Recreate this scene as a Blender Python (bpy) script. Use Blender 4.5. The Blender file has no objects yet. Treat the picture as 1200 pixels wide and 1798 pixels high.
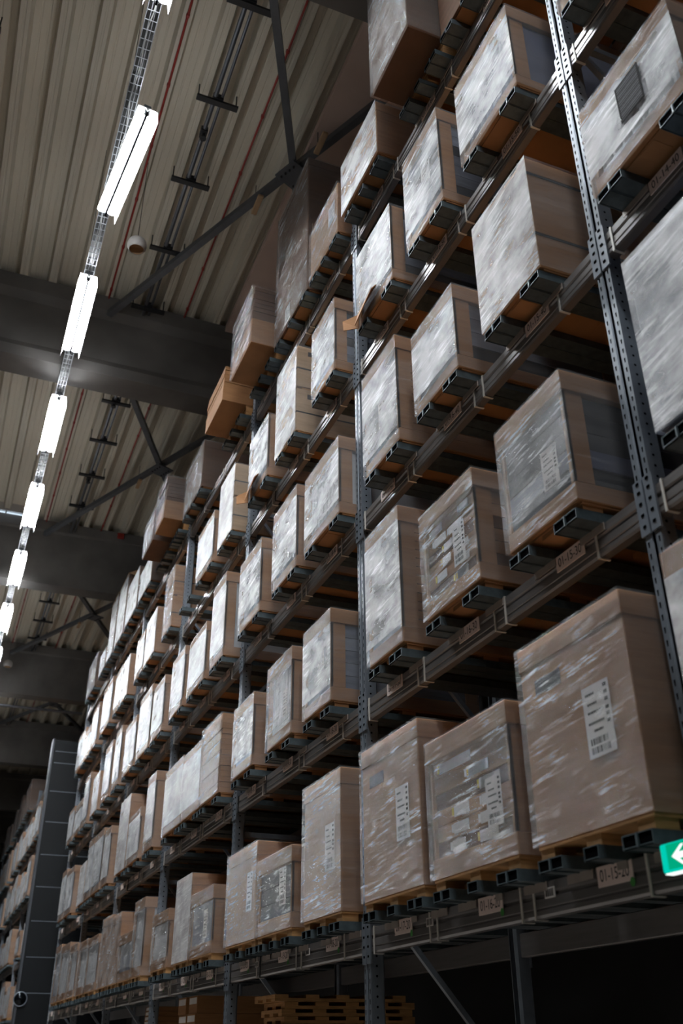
import bpy, math, random
from mathutils import Matrix, Vector, noise

# ---------------------------------------------------------------- camera, world, exposure
scene = bpy.context.scene
COL = scene.collection
R = [[0.9262173875630542, -0.37693491383702055, -0.006435969744267847],
     [-0.18070525573544952, -0.4588886425682235, 0.8699234588580075],
     [0.33085791742900306, 0.804575219884736, 0.4931447597024345]]
cam_data = bpy.data.cameras.new('camera')
cam_data.sensor_fit = 'VERTICAL'
cam_data.sensor_height = 36.0
cam_data.sensor_width = 24.0
cam_data.lens = 36.0 * 1663.0855 / 1798.0
cam_data.clip_start = 0.05
cam_data.clip_end = 200
cam_data.dof.use_dof = True
cam_data.dof.focus_distance = 6.6
cam_data.dof.aperture_fstop = 2.2
cam = bpy.data.objects.new('camera', cam_data)
COL.objects.link(cam)
cam.matrix_world = Matrix((
    (R[0][0], R[1][0], -R[2][0], -2.31512864),
    (R[0][1], R[1][1], -R[2][1], 0.0),
    (R[0][2], R[1][2], -R[2][2], 1.6),
    (0, 0, 0, 1)))
scene.camera = cam

world = bpy.data.worlds.new('world')
scene.world = world
world.use_nodes = True
world.node_tree.nodes['Background'].inputs[0].default_value = (0.55, 0.62, 0.7, 1)
world.node_tree.nodes['Background'].inputs[1].default_value = 0.6

scene.view_settings.view_transform = 'Standard'
scene.view_settings.look = 'None'
scene.view_settings.gamma = 1.0
scene.view_settings.use_curve_mapping = False
scene.view_settings.exposure = 0.0
LAMP_POWER = 335.0
UPLIGHT = 12.5
scene.cycles.max_bounces = 8
scene.cycles.diffuse_bounces = 4
scene.cycles.glossy_bounces = 4
scene.cycles.transparent_max_bounces = 24
scene.cycles.sample_clamp_indirect = 6.0
scene.cycles.caustics_reflective = False
scene.cycles.caustics_refractive = False

rnd = random.Random(11)


# ---------------------------------------------------------------- materials
def lin(h):
    def f(c):
        c /= 255.0
        return c / 12.92 if c <= 0.04045 else ((c + 0.055) / 1.055) ** 2.4
    return (f(h[0]), f(h[1]), f(h[2]), 1.0)


class NT:
    def __init__(self, name):
        self.m = bpy.data.materials.new(name)
        self.m.use_nodes = True
        self.t = self.m.node_tree
        self.t.nodes.clear()
        self.out = self.t.nodes.new('ShaderNodeOutputMaterial')

    def n(self, kind, **kw):
        x = self.t.nodes.new(kind)
        for k, v in kw.items():
            setattr(x, k, v)
        return x

    def l(self, a, b):
        self.t.links.new(a, b)

    def coords(self, scale=(1, 1, 1), rand=True, rot=(0, 0, 0)):
        tc = self.n('ShaderNodeTexCoord')
        mp = self.n('ShaderNodeMapping')
        mp.inputs['Scale'].default_value = scale
        src = tc.outputs['Object']
        if any(rot):
            rm = self.n('ShaderNodeMapping')
            rm.inputs['Rotation'].default_value = rot
            self.l(src, rm.inputs[0])
            src = rm.outputs[0]
        if rand:
            oi = self.n('ShaderNodeObjectInfo')
            mul = self.n('ShaderNodeVectorMath', operation='SCALE')
            cb = self.n('ShaderNodeCombineXYZ')
            for i in range(3):
                self.l(oi.outputs['Random'], cb.inputs[i])
            self.l(cb.outputs[0], mul.inputs[0])
            mul.inputs['Scale'].default_value = 37.0
            ad = self.n('ShaderNodeVectorMath', operation='ADD')
            self.l(src, ad.inputs[0])
            self.l(mul.outputs[0], ad.inputs[1])
            self.l(ad.outputs[0], mp.inputs[0])
        else:
            self.l(src, mp.inputs[0])
        return mp.outputs[0]

    def noise(self, vec, scale, detail=3, rough=0.55):
        x = self.n('ShaderNodeTexNoise')
        x.inputs['Scale'].default_value = scale
        x.inputs['Detail'].default_value = detail
        x.inputs['Roughness'].default_value = rough
        self.l(vec, x.inputs['Vector'])
        return x.outputs['Fac']

    def ramp(self, fac, stops):
        x = self.n('ShaderNodeValToRGB')
        e = x.color_ramp.elements
        while len(e) < len(stops):
            e.new(0.5)
        for el, (p, c) in zip(e, stops):
            el.position = p
            el.color = c if len(c) == 4 else (*c, 1)
        self.l(fac, x.inputs[0])
        return x.outputs[0]


def g(v):
    return (v, v, v, 1)


def mat_plain(name, rgb, rough=0.6, metal=0.0, var=0.12, scale=6.0, stretch=(1, 1, 1), bump=0.0, spec=0.5, rand=True):
    t = NT(name)
    c = lin(rgb)
    p = t.n('ShaderNodeBsdfPrincipled')
    v = t.coords(stretch, rand)
    nz = t.noise(v, scale)
    lo = tuple(x * (1 - var) for x in c[:3])
    hi = tuple(min(1, x * (1 + var)) for x in c[:3])
    t.l(t.ramp(nz, [(0.3, lo), (0.7, hi)]), p.inputs['Base Color'])
    p.inputs['Roughness'].default_value = rough
    p.inputs['Metallic'].default_value = metal
    p.inputs['Specular IOR Level'].default_value = spec
    if bump:
        b = t.n('ShaderNodeBump')
        b.inputs['Strength'].default_value = bump
        b.inputs['Distance'].default_value = 0.01
        t.l(nz, b.inputs['Height'])
        t.l(b.outputs[0], p.inputs['Normal'])
    t.l(p.outputs[0], t.out.inputs[0])
    return t.m


def mat_card(name, rgb, var=0.13):
    t = NT(name)
    c = lin(rgb)
    p = t.n('ShaderNodeBsdfPrincipled')
    v = t.coords((1, 1, 9))
    a = t.noise(v, 3.0, 4)
    b2 = t.noise(t.coords((6, 6, 160)), 1.0, 2)
    mx = t.n('ShaderNodeMix', data_type='FLOAT')
    mx.inputs[0].default_value = 0.35
    t.l(a, mx.inputs[2])
    t.l(b2, mx.inputs[3])
    lo = tuple(x * (1 - var) for x in c[:3])
    hi = tuple(x * (1 + var) for x in c[:3])
    t.l(t.ramp(mx.outputs[0], [(0.35, lo), (0.65, hi)]), p.inputs['Base Color'])
    p.inputs['Roughness'].default_value = 0.75
    p.inputs['Specular IOR Level'].default_value = 0.25
    t.l(p.outputs[0], t.out.inputs[0])
    return t.m


def mat_film(name, haze_lo, haze_hi, fold_glint, gloss, rough, tint=(0.90, 0.91, 0.93), bump=0.8):
    """stretch film: clear plastic, hazy where it bridges air, white along its folds where glints are painted in, glossy and creased"""
    t = NT(name)
    broad = t.noise(t.coords((1.0, 2.2, 3.4), rot=(0.2, 0, 0)), 1.6, 4, 0.6)
    fine = t.noise(t.coords((1.0, 4.0, 46.0), rot=(0.07, 0, 0)), 1.0, 5, 0.7)
    fine2 = t.noise(t.coords((1.0, 9.0, 84.0), rot=(-0.10, 0, 0)), 1.0, 3, 0.6)
    clump = t.noise(t.coords((1.0, 2.6, 3.6)), 1.5, 2)
    haze = t.ramp(broad, [(0.36, g(haze_lo)), (0.62, g(haze_hi))])
    f1 = t.ramp(fine, [(0.50, g(0)), (0.64, g(1))])
    f2 = t.ramp(clump, [(0.40, g(0)), (0.60, g(1))])
    mm = t.n('ShaderNodeMath', operation='MULTIPLY')
    t.l(f1, mm.inputs[0])
    t.l(f2, mm.inputs[1])
    ma = t.n('ShaderNodeMath', operation='MULTIPLY_ADD', use_clamp=True)
    t.l(mm.outputs[0], ma.inputs[0])
    ma.inputs[1].default_value = fold_glint  # white streaks: hazier folds plus lamp glints put into the colour
    t.l(haze, ma.inputs[2])
    ad = t.n('ShaderNodeMath', operation='MULTIPLY_ADD')
    t.l(fine2, ad.inputs[0])
    ad.inputs[1].default_value = 0.45
    t.l(fine, ad.inputs[2])
    b = t.n('ShaderNodeBump')
    b.inputs['Strength'].default_value = bump
    b.inputs['Distance'].default_value = 0.022
    t.l(ad.outputs[0], b.inputs['Height'])
    tr = t.n('ShaderNodeBsdfTransparent')
    di = t.n('ShaderNodeBsdfDiffuse')
    di.inputs[0].default_value = (*tint, 1)
    gl = t.n('ShaderNodeBsdfGlossy')
    gl.inputs['Roughness'].default_value = rough
    t.l(b.outputs[0], gl.inputs['Normal'])
    m1 = t.n('ShaderNodeMixShader')
    t.l(ma.outputs[0], m1.inputs[0])
    t.l(tr.outputs[0], m1.inputs[1])
    t.l(di.outputs[0], m1.inputs[2])
    m2 = t.n('ShaderNodeMixShader')
    fr = t.n('ShaderNodeFresnel')
    fr.inputs['IOR'].default_value = 1.4
    fm = t.n('ShaderNodeMath', operation='MULTIPLY_ADD')
    t.l(fr.outputs[0], fm.inputs[0])
    fm.inputs[1].default_value = 0.6
    fm.inputs[2].default_value = gloss
    t.l(fm.outputs[0], m2.inputs[0])
    t.l(m1.outputs[0], m2.inputs[1])
    t.l(gl.outputs[0], m2.inputs[2])
    t.l(m2.outputs[0], t.out.inputs[0])
    return t.m


def mat_emit(name, rgb, strength):
    t = NT(name)
    e = t.n('ShaderNodeEmission')
    e.inputs[0].default_value = (*rgb, 1)
    e.inputs[1].default_value = strength
    t.l(e.outputs[0], t.out.inputs[0])
    return t.m


M = {}
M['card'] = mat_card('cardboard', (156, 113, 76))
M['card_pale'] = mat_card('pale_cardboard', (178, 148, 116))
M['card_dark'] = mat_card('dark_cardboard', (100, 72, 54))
M['wood'] = mat_plain('pallet_wood', (176, 132, 84), 0.8, var=0.25, scale=9, stretch=(1, 1, 6))
M['goods'] = mat_plain('grey_goods', (112, 118, 134), 0.5, var=0.35, scale=2.2, stretch=(1, 2, 6))
M['goods_blue'] = mat_plain('blue_grey_goods', (88, 94, 120), 0.45, var=0.3, scale=2.0)
M['goods_white'] = mat_plain('white_goods', (200, 203, 208), 0.45, var=0.12, scale=3)
M['goods_dark'] = mat_plain('dark_goods', (44, 45, 52), 0.6, var=0.4, scale=3, spec=0.2)
M['film'] = mat_film('stretch_film', 0.05, 0.22, 0.45, 0.03, 0.17)
M['film_thick'] = mat_film('thick_stretch_film', 0.17, 0.60, 0.50, 0.07, 0.20)
M['film_even'] = mat_film('even_stretch_film', 0.34, 0.56, 0.22, 0.06, 0.24, bump=0.45)
M['film_thin'] = mat_film('thin_stretch_film', 0.0, 0.05, 0.62, 0.04, 0.14)
M['film_snug'] = mat_film('snug_stretch_film', 0.02, 0.09, 0.50, 0.05, 0.18)
M['film_clear'] = mat_film('clear_stretch_film', 0.05, 0.11, 0.06, 0.0, 0.2, bump=0.3)
M['steel'] = mat_plain('blue_grey_painted_steel', (120, 128, 138), 0.42, metal=0.25, var=0.12, scale=14)
M['steel_dark'] = mat_plain('dark_painted_steel', (62, 66, 72), 0.5, metal=0.2, var=0.12, scale=10)
M['beam'] = mat_plain('grey_beam_steel', (122, 119, 119), 0.34, metal=0.4, var=0.10, scale=8, stretch=(1, .3, 6))
M['galv'] = mat_plain('galvanised_steel', (78, 90, 95), 0.45, metal=0.4, var=0.22, scale=22)
M['tab'] = mat_plain('beige_tab_steel', (160, 150, 143), 0.55, metal=0.2, var=0.12, scale=10)
M['black'] = mat_plain('black_plastic', (12, 12, 13), 0.6, var=0.1)
M['hole'] = mat_plain('slot_black', (8, 8, 9), 0.9, var=0.1, spec=0.0)
M['band'] = mat_plain('white_plastic_band', (205, 202, 196), 0.45, var=0.05)
M['paper'] = mat_plain('white_paper', (214, 210, 208), 0.7, var=0.04)
M['pink_paper'] = mat_plain('pale_pink_label', (232, 214, 208), 0.6, var=0.05)
M['ink'] = mat_plain('black_ink', (22, 20, 22), 0.8, var=0.1, spec=0.08)
M['grey_ink'] = mat_plain('grey_print', (70, 66, 68), 0.8, var=0.2, spec=0.1)
M['green_dot'] = mat_plain('green_sticker', (70, 150, 70), 0.6, var=0.05)
M['yellow'] = mat_plain('yellow_sticker', (210, 180, 60), 0.6, var=0.05)
M['orange'] = mat_plain('orange_print', (190, 96, 52), 0.7, var=0.2)
M['deck'] = mat_plain('coated_deck_sheet', (206, 199, 184), 0.5, var=0.07, scale=0.8, stretch=(3, .3, 1), rand=False)
M['board'] = mat_plain('pale_brown_board', (214, 188, 174), 0.75, var=0.08, scale=1.2, rand=False)
M['concrete'] = mat_plain('precast_concrete', (104, 101, 98), 0.8, var=0.22, scale=1.3, bump=0.1, rand=False)
M['floor'] = mat_plain('concrete_floor', (132, 124, 116), 0.5, var=0.1, scale=0.7, rand=False)
M['wallmat'] = mat_plain('grey_wall_cladding', (56, 56, 56), 0.6, var=0.1, scale=0.5, rand=False)
M['backdrop_dark'] = mat_plain('added_dark_backdrop', (22, 22, 23), 0.7, var=0.1, scale=0.5, rand=False)  # darkness behind the rack put into the colour
M['panel'] = mat_plain('dark_blue_wall_panel', (9, 12, 16), 0.5, metal=0.0, var=0.12, scale=1.5, spec=0.25, rand=False)
M['seam'] = mat_plain('pale_panel_seam', (84, 92, 100), 0.5, var=0.05)
M['brace'] = mat_plain('roof_brace_steel', (92, 94, 98), 0.5, metal=0.2, var=0.12, scale=6)
M['pipe'] = mat_plain('grey_pipe', (96, 98, 104), 0.4, metal=0.5, var=0.1)
M['clamp'] = mat_plain('black_clamp_steel', (34, 35, 38), 0.5, metal=0.2, var=0.1)
M['red'] = mat_plain('red_pipe', (150, 44, 36), 0.5, var=0.1)
M['white_plastic'] = mat_plain('white_plastic', (168, 164, 160), 0.45, var=0.04)
M['reflector'] = mat_plain('white_reflector', (188, 190, 192), 0.5, var=0.03)
M['added_uplight'] = mat_emit('added_uplight_glow', (0.93, 0.97, 1.0), UPLIGHT)  # added glow that brightens the roof deck
M['lamp'] = mat_emit('lamp_tube_light', (0.93, 0.97, 1.0), LAMP_POWER)
M['tray_wire'] = mat_plain('cable_tray_wire', (128, 130, 134), 0.5, metal=0.3, var=0.1)
M['cable'] = mat_plain('white_cable', (150, 150, 148), 0.5, var=0.05)
M['exit'] = mat_emit('exit_sign_green', (0.0, 0.36, 0.19), 1.1)
M['exit_edge'] = mat_emit('exit_sign_edge', (0.0, 0.55, 0.42), 1.1)
M['exit_white'] = mat_emit('exit_sign_white', (0.95, 1.0, 0.97), 1.3)
M['sky'] = mat_emit('skylight_daylight', (0.72, 0.86, 1.0), 1.1)
M['glass'] = mat_plain('mirror_glass', (30, 34, 38), 0.12, metal=0.8, var=0.1)


# ---------------------------------------------------------------- mesh helpers
class MB:
    def __init__(self):
        self.v, self.f, self.mi = [], [], []

    def quad(self, pts, mi=0):
        i = len(self.v)
        self.v += [tuple(p) for p in pts]
        self.f.append(tuple(range(i, i + len(pts))))
        self.mi.append(mi)
        return self

    def box(self, x0, x1, y0, y1, z0, z1, mi=0):
        i = len(self.v)
        self.v += [(x0, y0, z0), (x1, y0, z0), (x1, y1, z0), (x0, y1, z0),
                   (x0, y0, z1), (x1, y0, z1), (x1, y1, z1), (x0, y1, z1)]
        for q in ((0, 3, 2, 1), (4, 5, 6, 7), (0, 1, 5, 4), (1, 2, 6, 5), (2, 3, 7, 6), (3, 0, 4, 7)):
            self.f.append(tuple(i + k for k in q))
            self.mi.append(mi)
        return self

    def prism(self, prof, axis, a, b, mi=0, caps=True):
        """extrude a closed outline of (u, v) along x, y or z"""
        i, n = len(self.v), len(prof)
        for s in (a, b):
            for u, w in prof:
                self.v.append({'x': (s, u, w), 'y': (u, s, w), 'z': (u, w, s)}[axis])
        for k in range(n):
            j = (k + 1) % n
            self.f.append((i + k, i + j, i + n + j, i + n + k))
            self.mi.append(mi)
        if caps:
            self.f.append(tuple(i + k for k in range(n)))
            self.f.append(tuple(i + n + k for k in reversed(range(n))))
            self.mi += [mi, mi]
        return self

    def tube(self, pts, r, n=8, mi=0):
        pts = [Vector(p) for p in pts]
        rings = []
        for k, p in enumerate(pts):
            d = (pts[min(k + 1, len(pts) - 1)] - pts[max(k - 1, 0)]).normalized()
            a = d.cross(Vector((0, 0, 1)))
            if a.length < 1e-4:
                a = d.cross(Vector((1, 0, 0)))
            a.normalize()
            b = d.cross(a)
            i = len(self.v)
            for j in range(n):
                t = 2 * math.pi * j / n
                self.v.append(tuple(p + a * (r * math.cos(t)) + b * (r * math.sin(t))))
            rings.append(i)
        for i, j in zip(rings, rings[1:]):
            for k in range(n):
                l = (k + 1) % n
                self.f.append((i + k, i + l, j + l, j + k))
                self.mi.append(mi)
        self.f.append(tuple(rings[0] + k for k in reversed(range(n))))
        self.f.append(tuple(rings[-1] + k for k in range(n)))
        self.mi += [mi, mi]
        return self

    def bar(self, p, q, w, h, mi=0):
        """square bar from p to q"""
        p, q = Vector(p), Vector(q)
        d = (q - p).normalized()
        a = d.cross(Vector((0, 0, 1)))
        if a.length < 1e-4:
            a = Vector((1, 0, 0))
        a.normalize()
        b = a.cross(d)
        i = len(self.v)
        for s in (p, q):
            for sa, sb in ((-1, -1), (1, -1), (1, 1), (-1, 1)):
                self.v.append(tuple(s + a * (sa * w / 2) + b * (sb * h / 2)))
        for k in range(4):
            l = (k + 1) % 4
            self.f.append((i + k, i + l, i + 4 + l, i + 4 + k))
            self.mi.append(mi)
        self.f += [(i + 3, i + 2, i + 1, i), (i + 4, i + 5, i + 6, i + 7)]
        self.mi += [mi, mi]
        return self

    def sphere(self, c, r, nu=16, nv=10, v0=0.0, v1=1.0, mi=0):
        rings = []
        for a in range(nv + 1):
            th = math.pi * (v0 + (v1 - v0) * a / nv)
            i = len(self.v)
            for b in range(nu):
                ph = 2 * math.pi * b / nu
                self.v.append((c[0] + r * math.sin(th) * math.cos(ph), c[1] + r * math.sin(th) * math.sin(ph), c[2] + r * math.cos(th)))
            rings.append(i)
        for i, j in zip(rings, rings[1:]):
            for k in range(nu):
                l = (k + 1) % nu
                self.f.append((i + k, j + k, j + l, i + l))
                self.mi.append(mi)
        return self

    def mesh(self, name, mats, smooth=False):
        me = bpy.data.meshes.new(name)
        me.from_pydata(self.v, [], self.f)
        for m in mats if isinstance(mats, (list, tuple)) else [mats]:
            me.materials.append(M[m] if isinstance(m, str) else m)
        me.polygons.foreach_set('material_index', self.mi)
        if smooth:
            me.polygons.foreach_set('use_smooth', [True] * len(me.polygons))
        me.update()
        return me

    def build(self, name, mats, parent=None, loc=(0, 0, 0), smooth=False, bevel=0.0):
        return link(name, self.mesh(name, mats, smooth), parent, loc, bevel)


def link(name, me, parent=None, loc=(0, 0, 0), bevel=0.0):
    o = bpy.data.objects.new(name, me)
    COL.objects.link(o)
    o.parent = parent
    o.location = loc
    if bevel:
        b = o.modifiers.new('bevel', 'BEVEL')
        b.width = bevel
        b.segments = 2
        b.limit_method = 'ANGLE'
    return o


def tag(o, label=None, cat=None, group=None, kind=None):
    if label:
        o['label'] = label
    if cat:
        o['category'] = cat
    if group:
        o['group'] = group
    if kind:
        o['kind'] = kind
    return o


def thing(name, label, cat, loc=(0, 0, 0), group=None):
    o = bpy.data.objects.new(name, None)
    o.empty_display_size = 0.1
    COL.objects.link(o)
    o.location = loc
    return tag(o, label, cat, group)


_TEXT = {}


def text_mesh(s, size, squeeze=0.8):
    """lettering as a mesh reading from the aisle (facing -x), centred"""
    key = (s, size, squeeze)
    if key in _TEXT:
        return _TEXT[key]
    cu = bpy.data.curves.new('lettering', 'FONT')
    cu.body = s
    cu.size = size
    cu.align_x = 'CENTER'
    cu.align_y = 'CENTER'
    cu.offset = 0.0
    o = bpy.data.objects.new('lettering', cu)
    COL.objects.link(o)
    bpy.context.view_layer.update()
    dg = bpy.context.evaluated_depsgraph_get()
    me = bpy.data.meshes.new_from_object(o.evaluated_get(dg))
    bpy.data.objects.remove(o)
    for v in me.vertices:
        u, w = v.co.x * squeeze, v.co.y
        v.co = (0.0, -u, w)
    me.materials.clear()
    me.materials.append(M['ink'])
    me.update()
    _TEXT[key] = me
    return me


# ---------------------------------------------------------------- dimensions taken from the photograph
BAY = 2.8
Y0 = 2.546                        # far edge of the first upright
ZL = {20: 2.1526, 30: 3.4576, 40: 4.7941, 50: 6.1244, 60: 7.5211}     # height of the location labels
ZB = {20: 2.2813, 30: 3.5700, 40: 4.8850, 50: 6.2125, 60: 7.6192}     # underside of the loads
BEAM_TOP, BEAM_BOT = 0.034, -0.096
BAR_H = 0.044
DEPTH = 1.02                      # front face to rear face of the rack
LEVELS = (20, 30, 40, 50, 60)
SHELF = {20: 'lowest shelf', 30: 'second shelf up', 40: 'third shelf up', 50: 'fourth shelf up', 60: 'top shelf'}
BAYN = {-1: 'bay cut by right edge', 0: 'nearest full bay', 1: 'second bay', 2: 'third bay', 3: 'fourth bay', 4: 'fifth bay', 5: 'sixth bay'}
ORD = ['first', 'second', 'third', 'fourth', 'fifth', 'sixth', 'seventh', 'eighth', 'ninth', 'tenth', 'eleventh', 'twelfth']


def yup(b):
    return Y0 + BAY * b


# ---------------------------------------------------------------- the building
def struct(o):
    o['kind'] = 'structure'
    return o


struct(MB().box(-13, 9, -13, 62, -0.2, 0, 0).build('floor', 'floor'))
struct(MB().box(-13.3, -13, -13, 62, 0, 11.6).build('wall_left', 'wallmat'))
struct(MB().box(2.5, 2.8, -13, 62, 0, 11.2).build('wall_shade_backdrop', 'backdrop_dark'))  # added dark backdrop close behind the rack, keeps light out of its gaps
struct(MB().box(-13, 9, 62, 62.3, 0, 11.6).build('wall_far', 'wallmat'))
struct(MB().box(-13, 9, -13.3, -13, 0, 11.6).build('wall_near', 'wallmat'))

# trapezoidal roof deck: ribs run along the aisle
PITCH, RIB0, ZR, ZP = 0.403, -0.24, 11.20, 11.335
prof = []
k0, k1 = int((-13 - RIB0) / PITCH) - 1, int((9 - RIB0) / PITCH) + 1
for k in range(k0, k1 + 1):
    c = RIB0 + k * PITCH
    prof += [(c - 0.085, ZP), (c - 0.052, ZR), (c - 0.014, ZR), (c - 0.008, ZR + 0.008), (c + 0.008, ZR + 0.008), (c + 0.014, ZR),
             (c + 0.052, ZR), (c + 0.085, ZP),
             (c + 0.150, ZP), (c + 0.156, ZP + .007), (c + 0.168, ZP + .007), (c + 0.174, ZP),
             (c + 0.235, ZP), (c + 0.241, ZP + .007), (c + 0.253, ZP + .007), (c + 0.259, ZP)]
b = MB()
SKX0, SKX1, SKY0, SKY1 = -3.6, -1.93, 18.08, 18.98
for (ya, yb_) in ((-13.0, SKY0), (SKY0, SKY1), (SKY1, 62.0)):
    for (u0, w0), (u1, w1) in zip(prof, prof[1:]):
        if ya == SKY0 and SKX0 - 0.05 < u0 and u1 < SKX1 + 0.05:
            continue
        b.quad([(u0, ya, w0), (u0, yb_, w0), (u1, yb_, w1), (u1, ya, w1)])
ceil = struct(b.build('ceiling', 'deck'))
b = MB()
b.box(SKX0 - .05, SKX1 + .05, SKY0 - .06, SKY0, 11.18, 11.5).box(SKX0 - .05, SKX1 + .05, SKY1, SKY1 + .06, 11.18, 11.5)
b.box(SKX0 - .05, SKX0, SKY0, SKY1, 11.18, 11.5).box(SKX1, SKX1 + .05, SKY0, SKY1, 11.18, 11.5)
win = struct(b.build('window_1', 'white_plastic'))
MB().box(SKX0, SKX1, SKY0, SKY1, 11.26, 11.28).build('pane', 'sky', win)
b = MB()
for i in range(1, 5):
    x = SKX0 + (SKX1 - SKX0) * i / 5
    b.box(x - .012, x + .012, SKY0, SKY1, 11.235, 11.255)
for i in range(1, 6):
    y = SKY0 + (SKY1 - SKY0) * i / 6
    b.box(SKX0, SKX1, y - .006, y + .006, 11.24, 11.25)
b.build('grille', 'brace', win)

# flat boarding hung under the deck above the rack
b = MB().box(0.30, 2.5, 4.9, 10.95, 11.06, 11.16)
for x in (0.78, 1.35, 1.95):
    b.box(x - .006, x + .006, 4.9, 10.95, 11.052, 11.06)
struct(b.build('ceiling_board', 'board'))

# concrete roof beams across the aisle; far bottom edges as in the photograph
BEAM_Y = [(4.85, 'rect'), (11.43, 'I'), (18.67, 'rect'), (25.91, 'rect'), (33.12, 'rect'), (40.3, 'rect'), (47.5, 'rect')]
for i, (yf, kind) in enumerate(BEAM_Y):
    ZB0 = 9.80
    b = MB()
    if kind == 'I':
        c, hw = yf - 0.22, 0.22
        b.prism([(c - hw, ZB0), (c + hw, ZB0), (c + hw, ZB0 + .17), (c + .10, ZB0 + .33), (c + .10, 10.86), (c + hw, 10.95), (c + hw, 11.20),
                 (c - hw, 11.20), (c - hw, 10.95), (c - .10, 10.86), (c - .10, ZB0 + .33), (c - hw, ZB0 + .17)], 'x', -13, 9)
    else:
        b.prism([(yf - .38, ZB0), (yf, ZB0), (yf, 11.20), (yf - .44, 11.20), (yf - .44, 10.98), (yf - .38, 10.95)], 'x', -13, 9)
    struct(b.build('trim_%d' % (i + 1), 'concrete'))

# free-standing dark panel wall between the two racks
b = MB().box(-0.44, 1.6, 20.5, 20.75, 0, 7.3)
for z in (7.06, 6.82, 6.24, 5.63, 5.00, 4.40, 3.78, 3.15, 2.54, 1.9, 1.3, 0.7):
    b.box(-0.40, 1.6, 20.494, 20.5, z - .008, z + .008, 1)
wall = struct(b.build('wall_divider', ['panel', 'seam']))
MB().box(-0.475, -0.44, 20.47, 20.78, 0, 7.32).build('edge_trim', 'steel_dark', wall)

b = MB()
b.sphere((0, 0, 0), 0.16, 24, 6, 0.0, 0.25)
me = b.mesh('mirror_face', 'glass', True)
t = thing('convex_mirror', 'small round dark convex mirror on left edge of the dark panel wall', 'mirror', (-0.40, 20.47, 2.44))
o = link('mirror_face', me, t, (0, 0.10, 0))
o.rotation_euler = (math.radians(90), 0, 0)
b = MB()
ring = [(0.118 * math.cos(a), -0.012, 0.118 * math.sin(a)) for a in [2 * math.pi * k / 28 for k in range(29)]]
b.tube(ring, 0.010, 6).build('rim', 'steel', t)

# ---------------------------------------------------------------- roof bracing
cyc = [(4.6, 11.0), (11.45, 18.25), (18.7, 25.5), (25.95, 32.7)]
for i, (ya, yb_) in enumerate(cyc):
    ym = (ya + yb_) / 2 - (0.25 if i == 0 else 0.1)
    xm, zc = 0.20, 10.86
    where = ['nearest roof bay', 'second roof bay', 'third roof bay', 'fourth roof bay'][i]
    t = thing('roof_brace', 'grey steel cross brace with bolted centre plate under the %s' % where, 'brace', (xm, ym, zc), 'roof cross braces')
    slope = 1.66 / (11.0 - 7.45)
    for nm, sx in (('near_bar', -1), ('far_bar', 1)):
        x0 = -(ym - ya) * slope
        x1 = (yb_ - ym) * slope
        b = MB()
        z = 0.03 * sx
        if sx < 0:
            b.bar((x0, ya - ym, z), (x1, yb_ - ym, z), .085, .085)
        else:
            b.bar(((ym - ya) * slope, ya - ym, z), (-(yb_ - ym) * slope, yb_ - ym, z), .085, .085)
        b.build('brace_bar', 'brace', t)
    b = MB()
    b.prism([(-.16, -.16), (.16, -.16), (.16, .16), (-.16, .16)], 'z', -.10, -.075)
    for px in (-.1, .1):
        for py in (-.1, -.03, .04, .11):
            b.tube([(px, py, -.118), (px, py, -.10)], .014, 6, 1)
    o = b.build('gusset_plate', ['brace', 'clamp'], t)
    o.rotation_euler = (0, 0, math.radians(25))
    for j, (fx, lab) in enumerate(((0.28, 'left'), (-0.02, 'right')) if i == 0 else ((0.28, 'left'),)):
        # pale sleeves hung over the diagonal that runs down to the left
        yy = ym + (yb_ - ym) * (0.17 if j == 0 else -0.10)
        xx = xm - (yy - ym) * slope
        if i == 0 and j == 1:
            yy, xx = 6.98, 0.33
        tg = thing('cable_sleeve', 'pale wooden %s sleeve strapped to the roof cross brace, %s' % ('larger' if j == 0 else 'smaller', where) if i == 0 else 'pale sleeve hanging on the roof cross brace, %s' % where,
                   'sleeve', (xx, yy, zc - 0.05), 'pale sleeves on the roof braces')
        MB().box(-.035, .035, -.16, .16, -.07, -.03).build('sleeve_body', 'card_pale', tg, bevel=.01)
        MB().tube([(0, .1, -.03), (0, .1, .40)], .005, 6).build('hanging_wire', 'clamp', tg)

# ---------------------------------------------------------------- sprinkler pipes with clamps along the aisle
def pipe_run(x, label):
    t = thing('sprinkler_pipe', label, 'pipe', (x, 14.0, 11.02))
    MB().tube([(-.035, -16, 0), (-.035, 20, 0)], .026, 8).tube([(.045, -16, .02), (.045, 20, .02)], .018, 8).build('pipe', 'pipe', t, smooth=False)
    for y in [5.83 + 1.24 * k for k in range(-2, 20)]:
        if any(abs(y - (yf - .2)) < .35 for yf, _ in BEAM_Y):
            continue
        b = MB().box(-.24, .24, y - 14 - .035, y - 14 + .035, -.06, -.03).box(-.06, .06, y - 14 - .05, y - 14 + .05, -.03, .05)
        b.tube([(-.22, y - 14, -.03), (-.22, y - 14, .17)], .008, 6).tube([(.22, y - 14, -.03), (.22, y - 14, .17)], .008, 6)
        b.build('pipe_clamp', 'clamp', t)
    for y in (7.55, 13.3, 15.9, 20.6, 27.4):
        b = MB().tube([(-.035, y - 14, -.02), (-.035, y - 14, -.11)], .018, 8).tube([(-.035, y - 14, -.10), (-.035, y - 14, -.115)], .04, 10).box(-.075, .005, y - 14 - .06, y - 14 + .06, -.04, .035)
        b.build('sprinkler_head', 'clamp', t)


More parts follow.
